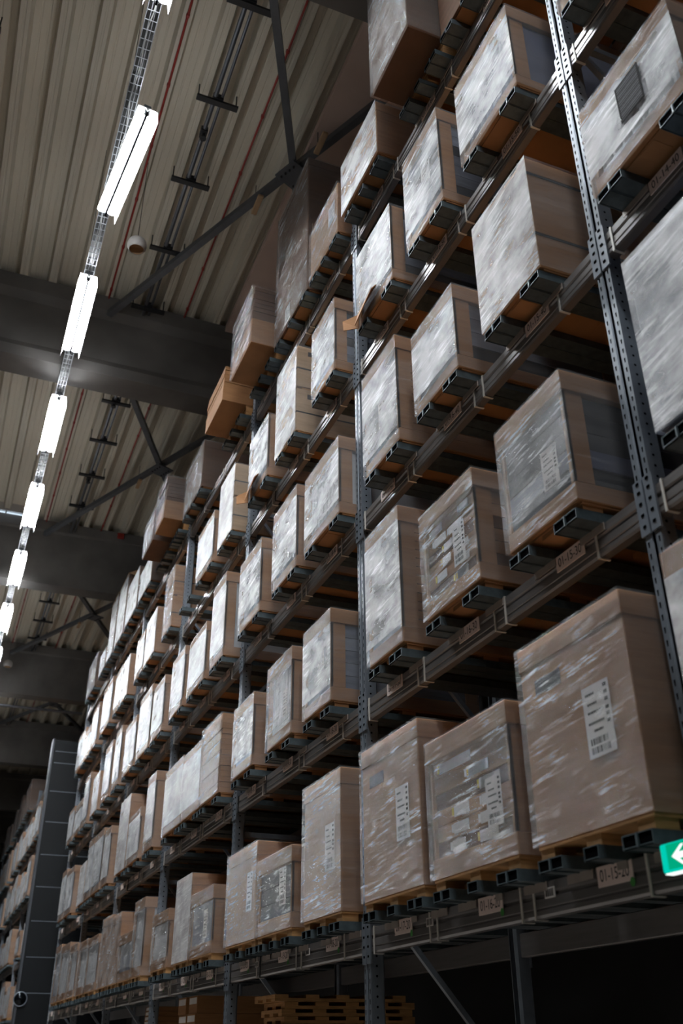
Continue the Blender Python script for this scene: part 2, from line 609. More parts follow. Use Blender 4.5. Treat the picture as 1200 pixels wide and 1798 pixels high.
pipe_run(-0.90, 'grey twin sprinkler pipe with black cross clamps right of the lamps')
pipe_run(-3.50, 'grey sprinkler pipe with clamps at upper left frame edge')
for x, lab in ((-0.325, 'thin red pipe along the roof ribs nearer the rack'), (-1.45, 'thin red pipe along the roof ribs beside the lamps')):
    b = MB().tube([(x, -8, 11.17), (x, 34, 11.17)], .013, 8)
    for y in [0.9 * k for k in range(1, 36)]:
        b.box(x - .018, x + .018, y - .015, y + .015, 11.155, 11.195)
    tag(b.build('red_pipe', 'red'), lab, 'pipe', 'red pipes under the roof')
b = MB().box(0.02, 0.16, 18.17, 18.23, 11.05, 11.17)
tag(b.build('alarm_box', 'red', bevel=.01), 'small red box fixed high on the second concrete beam', 'alarm box')
tag(MB().tube([(-5, 24.5, 9.14), (0.5, 24.5, 9.14)], .035, 10).build('cross_pipe', 'pipe'), 'thin pale horizontal pipe crossing below the third concrete beam', 'pipe')


def globe(loc, r, ztop, label):
    t = thing('globe_lamp', label, 'lamp', loc, 'white hanging globes')
    MB().sphere((0, 0, 0), r, 24, 12, 0.0, 0.72).build('globe_shell', 'white_plastic', t, smooth=True)
    b = MB()
    b.sphere((0, 0, 0), r * .93, 24, 10, 0.05, 0.72)
    b.build('inner_bowl', 'card_pale', t, smooth=True)
    MB().tube([(0, 0, r), (0, 0, ztop - loc[2])], .004, 6).build('hanging_wire', 'clamp', t)


globe((-1.43, 8.39, 9.80), 0.113, 11.33, 'white open-bottomed globe hanging on a wire beside the second lamp')
globe((-1.50, 24.6, 10.25), 0.115, 11.33, 'small distant white globe hanging before the third concrete beam')

# ---------------------------------------------------------------- lamps on the cable tray
LX, LZ = -1.88, 9.58
t = thing('cable_tray', 'black wire mesh cable tray joining the row of bright lamps', 'cable tray', (LX, 10.0, 9.70))
b = MB()
for x in (-.055, -.018, .018, .055):
    b.box(x - .003, x + .003, -16, 32, -.003, .003)
for z in (.03, .055):
    for x in (-.055, .055):
        b.box(x - .003, x + .003, -16, 32, z - .003, z + .003)
y = -16.0
while y < 32:
    b.box(-.058, .058, y - .003, y + .003, -.006, 0)
    b.box(-.058, -.052, y - .003, y + .003, 0, .055).box(.052, .058, y - .003, y + .003, 0, .055)
    y += .10
b.build('mesh_tray', 'tray_wire', t)
MB().box(-.056, .056, -16, 32, .060, .066).build('tray_cover', 'black', t)
pts = [(.012 * math.sin(k * 1.7) + .008 * math.sin(k * .6), -16 + k * .2, .012) for k in range(241)]
MB().tube(pts, .006, 6).build('white_cable', 'cable', t)
for k in range(-1, 12):
    yy = -10 + 8.60 + 2.559 * (k - 1) - 0.1
    for s in (-.058, .058):
        MB().tube([(s, yy, .0), (s, yy, 1.62)], .003, 5).build('hanging_wire', 'black', t)

LAMP_Y0 = 8.76 - 2.53
lamp_i = [0]


def lamp(yc, yaw=0.0, dx=0.0, dz=0.0, label=''):
    t = thing('strip_lamp', label, 'lamp', (LX + dx, yc, LZ + dz), 'bright twin strip lamps in a row')
    t.rotation_euler = (math.radians(0), 0, yaw)
    L = 0.735
    # hood: a shallow white W-shaped reflector, open below, closed above
    for sg in (-1, 1):
        MB().prism([(sg * .119, -.115), (sg * .114, -.115), (sg * .096, .028), (sg * .101, .036)], 'y', -L, L).build('reflector', 'reflector', t)
    MB().prism([(-.101, .036), (-.096, .028), (-.02, .030), (0, -.004), (.02, .030), (.096, .028), (.101, .036), (0.0, .042)], 'y', -L, L).build('hood_top', 'reflector', t)
    for sg in (-1, 1):
        MB().box(min(sg * .042, sg * .092), max(sg * .042, sg * .092), -L + .03, L - .03, .046, .052).build('added_uplight_strip', 'added_uplight', t)  # emitting strips added above the closed hood to light the roof deck
    MB().box(-.035, .035, -L + .02, L - .02, .042, .10).build('housing', 'steel_dark', t)
    MB().box(-.009, .009, -L + .01, L - .01, -.056, -.006).build('centre_spine', 'hole', t)
    for s in (-1, 1):
        bb = MB().prism([(s * .055 + .036 * math.cos(a), -.008 + .020 * math.sin(a)) for a in [2 * math.pi * k / 12 for k in range(12)]], 'y', -L + .03, L - .03)
        bb.build('lamp_tube', 'lamp', t)
    for s in (-1, 1):
        MB().box(-.028, .028, s * (L - .028) - .012, s * (L - .028) + .012, -.03, .03).build('end_cap', 'tray_wire', t)
    MB().tube([(-.02, -.4, .10), (-.02, -.4, .112 - dz)], .004, 5).tube([(-.02, .4, .10), (-.02, .4, .112 - dz)], .004, 5).build('hanger', 'clamp', t)
    return t


for k in range(-2, 11):
    yc = 9.62 + 2.559 * (k - 2)
    n = k
    if k == 1:
        lamp(7.07, math.radians(6.0), 0.085, -0.02, 'bright twin strip lamp turned askew, largest whole lamp in view')
    else:
        if k == 0:
            lab = 'bright strip lamp cut off by the top edge of the view'
        elif k < 0:
            lab = 'bright strip lamp above the camera, %s behind the view' % ORD[-k - 1]
        else:
            lab = '%s bright strip lamp counting away from the askew one' % ORD[k - 1]
        lamp(yc, 0, 0, 0, lab)

# ---------------------------------------------------------------- rack uprights
def post_mesh(front=True, top=8.0):
    b = MB()
    W, D = 0.09, 0.075
    # front at x = 0, running back to x = D; far edge at y = 0, near edge at y = -W
    b.prism([(0, 0), (0, -.032), (.006, -.036), (.006, -.054), (0, -.058), (0, -W), (D, -W), (D + .012, -W + .014), (D + .012, -W + .022),
             (D - .004, -W + .008), (.006, -W + .005), (.006, -.005), (D - .004, -.008), (D + .012, -.022), (D + .012, -.014), (D, 0)], 'z', 0, top)
    z = 0.12
    while z < top - .06:
        for yy in (-.014, -.076):
            b.quad([(-.0008, yy + .005, z + .012), (-.0008, yy - .005, z + .012), (-.0008, yy - .003, z - .012), (-.0008, yy + .003, z - .012)], 1)
        n = 8
        b.quad([(.036 + .0065 * math.cos(2 * math.pi * k / n), -W - .0008, z + .025 + .0065 * math.sin(2 * math.pi * k / n)) for k in range(n)], 1)
        z += .05
    return b.mesh('front_post', ['steel', 'hole'])


POST = post_mesh(top=7.85)
b = MB().box(-.02, .12, -.12, .03, 0, .012)
FOOT = b.mesh('foot_plate', 'steel')


def brace_mesh(kind, span=DEPTH):
    b = MB()
    if kind == 'h':
        b.box(.07, span - .07, -.062, -.028, -.02, .02)
    else:
        b.bar((.075, -.045, -.5), (span - .075, -.045, .5), .03, .03)
    return b.mesh(kind, 'steel')


HB, DB = brace_mesh('h'), brace_mesh('d')
uplabels = {-1: 'perforated steel upright frame outside the right edge of view', 0: 'large perforated grey upright at right, nearest one in view',
            1: 'perforated grey upright between labels 01-17 and 01-18', 2: 'perforated grey upright third from the right',
            3: 'perforated grey upright fourth from the right', 4: 'thin grey upright fifth from the right', 5: 'thin grey upright sixth from the right',
            6: 'last grey upright of the rack, beside dark panel wall'}


def upright(b_, label, group, full=True):
    t = thing('upright_frame', label, 'rack upright', (0, yup(b_), 0), group)
    link('post', POST, t)
    o = link('post', POST, t, (DEPTH, -.09, 0))
    o.rotation_euler = (0, 0, math.pi)
    link('foot_plate', FOOT, t)
    for i, z in enumerate((0.35, 1.35, 2.35, 3.20, 4.35, 5.35, 6.35, 7.35)):
        if not full and i % 2:
            continue
        link('horizontal_brace', HB, t, (0, 0, z))
    if full:
        for i, z in enumerate((0.85, 1.85, 2.80, 3.80, 4.85, 5.85, 6.85)):
            o = link('diagonal_brace', DB, t, (0, 0, z))
            if i % 2:
                o.scale = (1, 1, -1)
                o.location = (0, 0, z)
    return t


for b_ in range(-1, 7):
    upright(b_, uplabels[b_], 'uprights of the main rack')
for b_ in range(7, 14):
    u = upright(b_, 'dark distant upright of the far rack, %s beyond the panel wall' % ORD[b_ - 7], 'uprights of the far rack', full=b_ < 10)
    if b_ == 7:
        u.scale = (1, 1, 0.915)

# ---------------------------------------------------------------- shelf beams
LBEAM = BAY - 0.09


def beam_mesh():
    T, B = BEAM_TOP, BEAM_BOT
    b = MB()
    b.prism([(.004, T), (.004, -.004), (.013, -.010), (.013, -.020), (.004, -.026), (.004, -.058), (.008, -.061), (.008, -.066), (.004, -.069),
             (.004, B + .010), (.012, B), (.052, B), (.056, B + .006), (.056, T - .004), (.052, T)], 'y', 0.001, LBEAM - .001)
    return b.mesh('beam', 'beam')


BM = beam_mesh()
b = MB().box(-.006, .004, -.040, .012, BEAM_BOT - .05, BEAM_TOP + .06)
for z in (-.11, -.06, -.01, .04, .08):
    b.box(-.0085, -.006, -.024, -.008, z - .006, z + .006, 1)
CONN_N = b.mesh('connector', ['steel', 'hole'])
b = MB().box(-.006, .004, -.012, .040, BEAM_BOT - .05, BEAM_TOP + .06)
for z in (-.11, -.06, -.01, .04, .08):
    b.box(-.0085, -.006, .008, .024, z - .006, z + .006, 1)
CONN_F = b.mesh('connector', ['steel', 'hole'])


def band_mesh(mat):
    b = MB()
    w = .006
    T, B = BEAM_TOP + .003, BEAM_BOT - .003
    b.box(-.001, .004, -w, w, B, T).box(-.001, .058, -w, w, B - .004, B).box(-.001, .058, -w, w, T, T + .003)
    return b.mesh('band', mat)


BAND_W, BAND_B = band_mesh('band'), band_mesh('black')
LAB = MB().box(-.0005, .0038, -.105, .105, -.036, .036).mesh('location_label', 'pink_paper')
DOT = MB().quad([(-.0012, .014 * math.cos(a), .017 * math.sin(a)) for a in [-2 * math.pi * k / 16 for k in range(16)]]).mesh('green_dot', 'green_dot')
b = MB().box(-.0005, .0038, -.036, .036, -.02, .02)
for k in range(9):
    b.quad([(-.001, -.028 + k * .0065, -.014), (-.001, -.028 + k * .0065, .014), (-.001, -.028 + k * .0065 + .003 + .002 * (k % 2), .014), (-.001, -.028 + k * .0065 + .003 + .002 * (k % 2), -.014)], 1)
STICK = b.mesh('barcode_sticker', ['paper', 'ink'])
OFFS = (0.478, 1.383, 2.283)


def shelf_beam(b_, lv, rear=False):
    y0 = yup(b_)
    nm = '%s, %s' % (SHELF[lv], BAYN.get(b_, ''))
    if b_ >= 6:
        nm = '%s of the far rack, bay %s past the wall' % (SHELF[lv], ORD[b_ - 6])
    if rear:
        lab = 'plain grey rear beam of the %s' % nm
        t = thing('rear_beam', lab, 'rack beam', (DEPTH, y0, ZL[lv]), 'rear shelf beams')
        o = link('beam', BM, t, (0, LBEAM, 0))
        o.rotation_euler = (0, 0, math.pi)
        for c, yy in ((CONN_N, LBEAM), (CONN_F, 0)):
            o = link('connector', c, t, (0, yy, 0))
            o.rotation_euler = (0, 0, math.pi)
        return
    far = b_ >= 6
    t = thing('shelf_beam', 'grey front beam with white labels, %s' % nm, 'rack beam', (0, y0, ZL[lv]), 'front shelf beams')
    link('beam', BM, t)
    link('connector', CONN_N, t)
    link('connector', CONN_F, t, (0, LBEAM, 0))
    if far:
        return
    for k, off in enumerate(OFFS):
        pos = 15 + 3 * b_ + k
        lb = link('location_label', LAB, t, (0, off, 0))
        s = '01-%d-%d' % (pos, lv)
        if pos < 24:
            link('label_text', text_mesh(s, .060, .80), lb, (-.0012, 0, 0))
        if lv == 20:
            link('green_dot', DOT, lb, (-.0008, -.10, -.042))
    for off, me in ((.29, BAND_W), (1.03, BAND_W), (1.13, BAND_W), (1.90, BAND_B if b_ % 2 else BAND_W), (1.98, BAND_W), (2.66, BAND_B if b_ == 1 else BAND_W)):
        link('band', me, t, (0, off, 0))
    if lv == 20:
        for off in (0.93, 2.0):
            link('barcode_sticker', STICK, t, (0, off - .02, -.01))


for lv in LEVELS:
    for b_ in range(-1, 6):
        shelf_beam(b_, lv)
        shelf_beam(b_, lv, True)
    for b_ in range(7, 13):
        shelf_beam(b_, lv)
        if b_ < 9:
            shelf_beam(b_, lv, True)

# ---------------------------------------------------------------- pallet support bars lying across the beams
def channel(b, y0, w, L=DEPTH + .26, h=BAR_H, x0=-.135):
    """hollow rectangular channel, its ends backed by black sheets for the dark inside"""
    t_ = .003
    for (ya, yb_, za, zb) in ((y0, y0 + w, 0, t_), (y0, y0 + w, h - t_, h), (y0, y0 + t_, t_, h - t_), (y0 + w - t_, y0 + w, t_, h - t_)):
        b.box(x0, x0 + L, ya, yb_, za, zb)
    b.box(x0 + .12, x0 + .122, y0 + t_, y0 + w - t_, t_, h - t_, 1)  # inner black sheet drawn for the shade of the hollow
    # notched front end hanging in front of the beam
    b.box(x0, -.008, y0, y0 + t_, -.004, 0).box(x0, -.008, y0 + w - t_, y0 + w, -.004, 0)
    b.box(x0 + .004, x0 + .006, y0 + t_, y0 + w - t_, -.003, h - t_, 1)  # black sheet standing for the shade inside the open end


b = MB()
channel(b, -.082, .080)
channel(b, .002, .080)
b.box(-.139, -.135, -.004, .004, -.003, BAR_H)
BAR2 = b.mesh('support_bars', ['galv', 'hole'])
TAB2 = MB().box(-.0065, -.002, -.085, .085, -.034, 0.0).mesh('hook_tab', 'tab')
b = MB()
channel(b, -.045, .09)
BAR1 = b.mesh('support_bars', ['galv', 'hole'])
TAB1 = MB().box(-.0065, -.002, -.030, .030, -.028, 0.0).mesh('hook_tab', 'tab')


def support(y, lv, label, double=True):
    t = thing('pallet_support', label, 'support bar', (0, y, ZL[lv] + BEAM_TOP), 'steel pallet support bars')
    link('support_bars', BAR2 if double else BAR1, t)
    link('hook_tab', TAB2 if double else TAB1, t)


# ---------------------------------------------------------------- pallet loads
def film_front(w, h, res, amp, seed, zlo=-1.0, zhi=99.0):
    """a creased sheet over the aisle face and both sides of a load"""
    b = MB()
    nx, nz = max(1, int(res * w / .7)), max(8 if zhi < 90 else 1, int(res * h / .7))
    idx = {}
    for j in range(nz + 1):
        for i in range(nx + 1):
            y, z = -w / 2 + w * i / nx, h * j / nz
            e = min(1, 6 * min(i / nx, 1 - i / nx), 5 * min(j / nz, 1 - j / nz) + .25) if nx > 2 else 0
            d = amp * e * (noise.noise((y * 5 + seed, z * 16 + y * 5, seed * 1.7)) + .7 * noise.noise((y * 11, z * 34 - y * 8, seed)))
            idx[i, j] = len(b.v)
            b.v.append((-abs(d) * .9, y, z))
    for j in range(nz):
        for i in range(nx):
            b.f.append((idx[i, j], idx[i, j + 1], idx[i + 1, j + 1], idx[i + 1, j]))
            zc = h * (j + .5) / nz
            b.mi.append(0 if zlo < zc < zhi else 2)
    return b


def sheet_label(parent, x, y, z, w, h, lab_no, torn=False):
    o = MB().box(x - .0012, x, y - w / 2, y + w / 2, z, z + h).build('shipping_label', 'paper', parent)
    b = MB()
    r = random.Random(lab_no)
    X = x - .0016

    def q(u0, u1, v0, v1):
        # u runs rightwards as read from the aisle
        b.quad([(X, y + w / 2 - w * u0, z + h * v0), (X, y + w / 2 - w * u1, z + h * v0), (X, y + w / 2 - w * u1, z + h * v1), (X, y + w / 2 - w * u0, z + h * v1)])
    for row in (.05, .17):
        u = .12
        while u < .78:
            d = r.choice((.03, .05, .02))
            q(u, u + d, row, row + .09)
            u += d + r.choice((.02, .035))
    for row, a, c in ((.34, .30, .62), (.45, .12, .70), (.60, .14, .66), (.72, .16, .50), (.86, .12, .4)):
        u = a
        while u < c:
            d = r.uniform(.03, .07)
            q(u, u + d, row, row + .035)
            u += d + .015
    for row in (.40, .50, .58, .70, .80, .90):
        q(.80, .93, row, row + .05)
    b.build('print', 'ink', o)


def pallet_mesh(w, d, hp, inset, mat_rough):
    b = MB()
    x0 = -d / 2 + inset
    b.box(x0, d / 2, -w / 2 + .004, w / 2 - .004, -.010, 0)
    if hp > .10:
        b.box(x0 + .0, d / 2, -w / 2 + .01, w / 2 - .01, -.034, -.010)
        b.box(x0, d / 2, -w / 2 + .01, -w / 2 + .11, -hp, -hp + .02)
        b.box(x0, d / 2, -.05, .05, -hp, -hp + .02)
        b.box(x0, d / 2, w / 2 - .11, w / 2 - .01, -hp, -hp + .02)
        lo, hi = -hp + .02, -.034
    else:
        lo, hi = -hp, -.010
    for yc in (-w / 2 + .055, 0, w / 2 - .055):
        for xc in (x0 + .055, (x0 + d / 2) / 2, d / 2 - .055):
            b.box(xc - .05, xc + .05, yc - .045, yc + .045, lo, hi)
    return b


FILMS = {0: None, 1: 'film_thin', 2: 'film', 3: 'film_thick'}


def pallet_load(near, far, lv, ztop, style, film, label, group, xf=-.12, d=1.10, detail=2, lid=True, tray=True, sheet=None, goods='goods', lidh=.105, seed=0, strap=None, card='card', mark=False):
    w, zb = far - near, ZB[lv]
    h = ztop - zb
    xc, yc = xf + d / 2, (near + far) / 2
    if xf < -.2:
        zb_local = 7.72
        h = ztop - zb_local
        zb = zb_local
    t = thing('pallet_load', label, 'pallet load', (xc, yc, zb), group)
    hp = zb - (ZL[lv] + BEAM_TOP + BAR_H)
    X = -d / 2
    r = random.Random(seed * 7 + 3)
    pallet_mesh(w, d, hp, (0.0 if lv == 20 else 0.02) if xf > -.2 else .27, None).build('pallet', 'wood' if (hp > .1 or lv == 20) else 'card', t)
    hw = w / 2
    if style in ('goods', 'ribs', 'cartons', 'white'):
        th = .095 if tray else 0
        lh = lidh if lid else 0
        if tray:
            MB().box(X, -X, -hw, hw, 0, th).build('tray', card, t, bevel=.004 if detail > 1 else 0)
        if lid:
            MB().box(X - .012, -X + .012, -hw - .010, hw + .010, h - lh, h).build('lid', card, t, bevel=.004 if detail > 1 else 0)
        # corner boards
        for sx in (-1, 1):
            for sy in (-1, 1):
                if sx > 0 and sy > 0:
                    continue
                a, c = .012, .10 if sy < 0 else .05
                b = MB()
                xs = sorted((sx * -X - sx * 0, sx * (-X - c)))
                ys = sorted((sy * hw, sy * (hw - a)))
                b.box(xs[0], xs[1], ys[0], ys[1], th, h - lh)
                xs = sorted((sx * -X, sx * (-X - a)))
                ys = sorted((sy * hw, sy * (hw - .028)))
                b.box(xs[0], xs[1], ys[0], ys[1], th, h - lh)
                b.build('corner_board', card, t)
        g0, g1 = th, h - lh
        if style == 'ribs':
            b = MB().box(X + .05, -X - .014, -hw + .014, hw - .014, g0, g1)
            n = max(5, int(w / .075))
            for k in range(n):
                y = -hw + .03 + (w - .06) * (k + .5) / n
                rr = (w - .06) / n * .52
                b.prism([(X + .05 + rr * .9 * math.cos(a) * .9, y + rr * math.sin(a)) for a in [2 * math.pi * q / 10 for q in range(10)]], 'z', g0 + .004, g1 - .004)
            b.build('bagged_goods', goods, t, smooth=False)
        elif style == 'cartons':
            rows = max(4, int((g1 - g0) / .065))
            rh = (g1 - g0) / rows
            for k in range(rows):
                o = MB().box(X + .02 + .006 * r.random(), -X - .02, -hw + .016, hw - .016, g0 + k * rh + .002, g0 + (k + 1) * rh - .002).build('carton', 'card' if detail < 2 or k % 3 else 'card_dark', t)
                if detail > 1:
                    bb = MB()
                    for kk in range(2):
                        cy = r.uniform(-.28, .28) * w
                        cw = r.uniform(.14, .24) * w
                        bb.box(X + .0135, X + .0165, cy - cw / 2, cy + cw / 2, g0 + k * rh + .012, g0 + (k + .8) * rh)
                        bb.box(X + .0133, X + .0165, cy + cw / 2 + .004, cy + cw / 2 + .02, g0 + k * rh + .02, g0 + (k + .75) * rh, 1 if r.random() < .5 else 0)
                    bb.build('carton_label', ['paper', 'yellow'], o)
        elif detail > 1:
            rows = max(3, int((g1 - g0) / .085))
            rh = (g1 - g0) / rows
            for k in range(rows):
                dark = r.random() < .28
                m = goods if style == 'goods' else 'goods_white'
                MB().box(X + .016 + .004 * r.random(), -X - .016, -hw + .014 + (.006 if dark else 0), hw - .014, g0 + k * rh + .0015, g0 + (k + 1) * rh - .0025).build(
                    'goods_layer', 'goods_dark' if dark else m, t)
        else:
            MB().box(X + .016, -X - .016, -hw + .014, hw - .014, g0, g1).build('goods', goods if style != 'white' else 'goods_white', t)
        if detail > 1 and seed % 3 == 0 and style != 'cartons':
            # flat cartons stacked, seen on the side towards the camera
            b = MB()
            rows = max(4, int((g1 - g0) / .055))
            rh = (g1 - g0) / rows
            for k in range(rows):
                b.box(X + .10, -X - .10, -hw + .004, -hw + .013, g0 + k * rh + .003, g0 + (k + 1) * rh - .003)
            b.build('stacked_carton_edges', 'card', t)
    elif style == 'plain':
        MB().box(X, -X, -hw, hw, 0, h - .004).build('carton', card, t, bevel=.005 if detail > 1 else 0)
        MB().box(X - .005, -X + .005, -hw - .005, hw + .005, h - .10, h).build('lid', card, t, bevel=.004 if detail > 1 else 0)
        if mark:
            MB().box(X - .0012, X + .002, hw * .20, hw * .72, h * .72, h * .80).build('printed_mark', 'goods_dark', t)
    elif style == 'double':
        hm = h * .5
        for z0, z1 in ((0, hm - .012), (hm + .012, h)):
            o = MB().box(X, -X, -hw, hw, z0, z1).build('carton', card, t, bevel=.005 if detail > 1 else 0)
            bb = MB().box(X - .003, -X + .003, -hw - .003, hw + .003, z0 + (z1 - z0) * .45 - .008, z0 + (z1 - z0) * .45 + .004)
            bb.build('strap', 'black', o)
            if detail > 1:
                q = MB().box(X + .10, X + .16, -hw - .0012, -hw + .002, z1 - .10, z1 - .05)
                q.box(X + .34, X + .42, -hw - .0012, -hw + .002, z1 - .09, z1 - .075).box(X + .34, X + .42, -hw - .0012, -hw + .002, z1 - .07, z1 - .06)
                q.build('printed_mark', 'grey_ink', o)
        b = MB()
        for y in (-hw + .05, 0, hw - .05):
            b.box(X + .05, -X - .05, y - .04, y + .04, hm - .012, hm + .012)
        b.build('spacer', 'wood', t)
    elif style == 'stack':
        n = max(4, int(h / .048))
        rh = h / n
        for k in range(n):
            jx, jy = r.uniform(-.006, .006), r.uniform(-.004, .004)
            MB().box(X + .006 + jx, -X - .006, -hw + .006 + jy, hw - .006 + jy, k * rh + .0012, (k + 1) * rh - .0012).build('flat_carton', card, t)
    elif style == 'cap':
        # tall lower carton with a stack of flat cartons on it
        hm = h * .42
        MB().box(X, -X, -hw, hw, 0, hm).build('carton', 'card', t, bevel=.005)
        n = max(4, int((h - hm) / .05))
        rh = (h - hm) / n
        for k in range(n):
            jx, jy = r.uniform(-.012, .012), r.uniform(-.006, .006)
            MB().box(X + .012 + jx, -X - .004, -hw + .008 + jy, hw - .008 + jy, hm + k * rh + .001, hm + (k + 1) * rh - .004).build('flat_carton', card, t)
    elif style == 'crate':
        th = .012
        MB().box(X, X + th, -hw, hw, 0, h * .80).build('front_panel', 'card', t)
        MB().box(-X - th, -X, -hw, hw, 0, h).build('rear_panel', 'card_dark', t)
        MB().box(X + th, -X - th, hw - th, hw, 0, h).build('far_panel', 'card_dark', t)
        MB().box(X + th, -X - th, -hw, -hw + th, 0, h * .8).build('near_panel', 'card', t)
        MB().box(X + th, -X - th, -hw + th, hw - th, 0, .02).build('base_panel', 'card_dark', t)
    elif style == 'hood':
        MB().box(X + .02, -X - .02, -hw + .02, hw - .02, 0, h * .82).build('carton', 'card_dark', t)
        b = MB()
        z0 = h * .80
        b.quad([(X - .02, -hw - .03, z0), (X - .02, hw + .02, z0), (0, hw + .02, h), (0, -hw - .03, h)])
        b.quad([(-X, hw, z0), (-X, -hw, z0), (0, -hw - .03, h), (0, hw + .02, h)])
        b.quad([(X - .02, -hw - .03, z0), (0, -hw - .03, h), (0.15, -hw - .06, h * .86), (X + .2, -hw - .06, z0 - .06)])
        o = b.build('folded_flap', 'card_pale', t)
        s = o.modifiers.new('thick', 'SOLIDIFY')
        s.thickness = .006
    if strap:
        for fz in strap:
            MB().box(X - .004, -X + .004, -hw - .004, hw + .004, h * fz - .007, h * fz + .007).build('strap', 'black', t)
    if film:
        off = .015
        hf = h + (.004 if style not in ('hood', 'crate') else -.2 * h)
        res = {3: 34, 2: 20, 1: 6, 0: 1}[detail]
        fb = film_front(w + 2 * off, hf, res, .0045 if detail > 1 else .005, seed * 3.17 + 1.3,
                        *((.095 if tray else -1, h - lidh if lid else 99) if style in ('goods', 'ribs', 'cartons', 'white') else (-1, 99)))
        fb.v = [(x + X - off, y, z) for x, y, z in fb.v]
        i0 = len(fb.v)
        a, c = -hw - off, hw + off
        fb.quad([(X - off, a, 0), (-X + off, a, 0), (-X + off, a, hf), (X - off, a, hf)], 1)
        fb.quad([(X - off, c, 0), (X - off, c, hf), (-X + off, c, hf), (-X + off, c, 0)], 1)
        fb.build('stretch_wrap', ['film_even' if film == 3 and detail < 2 else FILMS[film], 'film_clear', 'film_thin' if film < 3 else 'film_snug'], t, smooth=detail > 0)
    if sheet:
        sy, sz, sw, sh = sheet
        sheet_label(t, X - (.006 if film else .002), sy * w, sz * h, sw, sh, seed)
    return t


TABLE = {
 20: [(14, 1.62, 2.33, 3.12), (15,2.61,3.32,3.10), (16,3.46,4.22,2.93), (17,4.32,5.05,3.10), (18,5.36,6.01,3.10), (19,6.23,6.96,2.79), (20,7.00,7.76,2.95), (21,8.16,8.90,2.80), (22,8.93,9.49,3.00), (23,9.79,10.47,2.80), (24,10.96,11.49,3.05), (25,11.52,12.28,2.77), (26,12.33,12.95,3.05), (27,12.98,13.62,3.09), (28,13.86,14.72,2.95), (28.5,14.76,15.48,2.97), (29,15.74,16.42,3.00), (30,16.57,17.50,3.08), (31,17.55,18.20,3.13)],
 30: [(14,1.66,2.23,4.41), (15,2.76,3.30,4.24), (16,3.57,4.15,4.20), (17,4.44,4.91,4.44), (18,5.53,6.04,4.22), (19,6.31,6.87,4.23), (20,7.24,7.79,4.17), (21,8.23,8.89,4.29), (22,8.92,9.60,4.22), (23,9.64,10.43,4.25), (24,10.96,11.40,4.41), (25,11.73,12.41,4.15), (26,12.49,13.15,4.48), (27,13.78,14.24,4.32), (28,14.42,15.17,4.41), (29,15.25,15.74,4.43), (30,15.80,16.42,4.17), (31,17.17,17.99,4.31), (32,18.11,18.67,4.39)],
 40: [(14,1.71,2.31,5.44), (15,2.78,3.31,5.65), (16,3.61,4.12,5.49), (17,4.38,4.90,5.71), (18,5.37,6.05,5.53), (19,6.27,6.84,5.62), (20,7.20,7.82,5.59), (21,8.34,8.80,5.77), (22,9.04,9.72,5.51), (23,9.97,10.56,5.58), (24,10.97,11.56,5.57), (25,11.72,12.46,5.70), (26,12.66,13.40,5.57), (27,13.77,14.23,5.74), (28,14.53,15.11,5.73), (29,15.49,16.10,5.49), (30,16.57,17.1,5.72), (31,17.21,18.00,5.42), (32,18.19,18.82,5.49)],
 50: [(14,1.72,2.31,6.9), (15,2.75,3.35,6.92), (16,3.62,4.11,7.06), (17,4.37,4.96,6.92), (18,5.44,5.93,6.93), (19,6.35,6.87,7.14), (20,7.13,7.70,6.90), (21,8.26,8.79,7.01), (22,9.03,9.71,6.84), (24,10.97,11.44,7.06), (25,11.91,12.57,6.86), (26,12.69,13.22,6.83), (27,13.77,14.29,6.85), (28,14.32,14.91,6.89), (29,15.26,16.13,6.99), (30,16.57,17.20,6.95), (31,17.32,17.99,6.77), (32,18.02,18.91,6.91)],
 60: [(15,2.80,3.48,8.75), (16,3.54,4.13,9.30), (17,4.50,5.20,8.21), (18,5.37,6.03,8.36), (19,6.12,7.02,9.36), (20,7.14,7.83,8.47), (21,8.17,8.89,8.19), (22,9.85,10.75,8.30), (23,10.98,11.50,8.38), (24,11.65,12.31,8.22), (25,12.72,13.63,8.09), (26,13.79,14.70,8.34), (27,14.87,15.63,8.95), (28,15.80,16.42,9.00), (29,16.60,17.20,8.0), (30,17.70,18.70,8.30)],
}
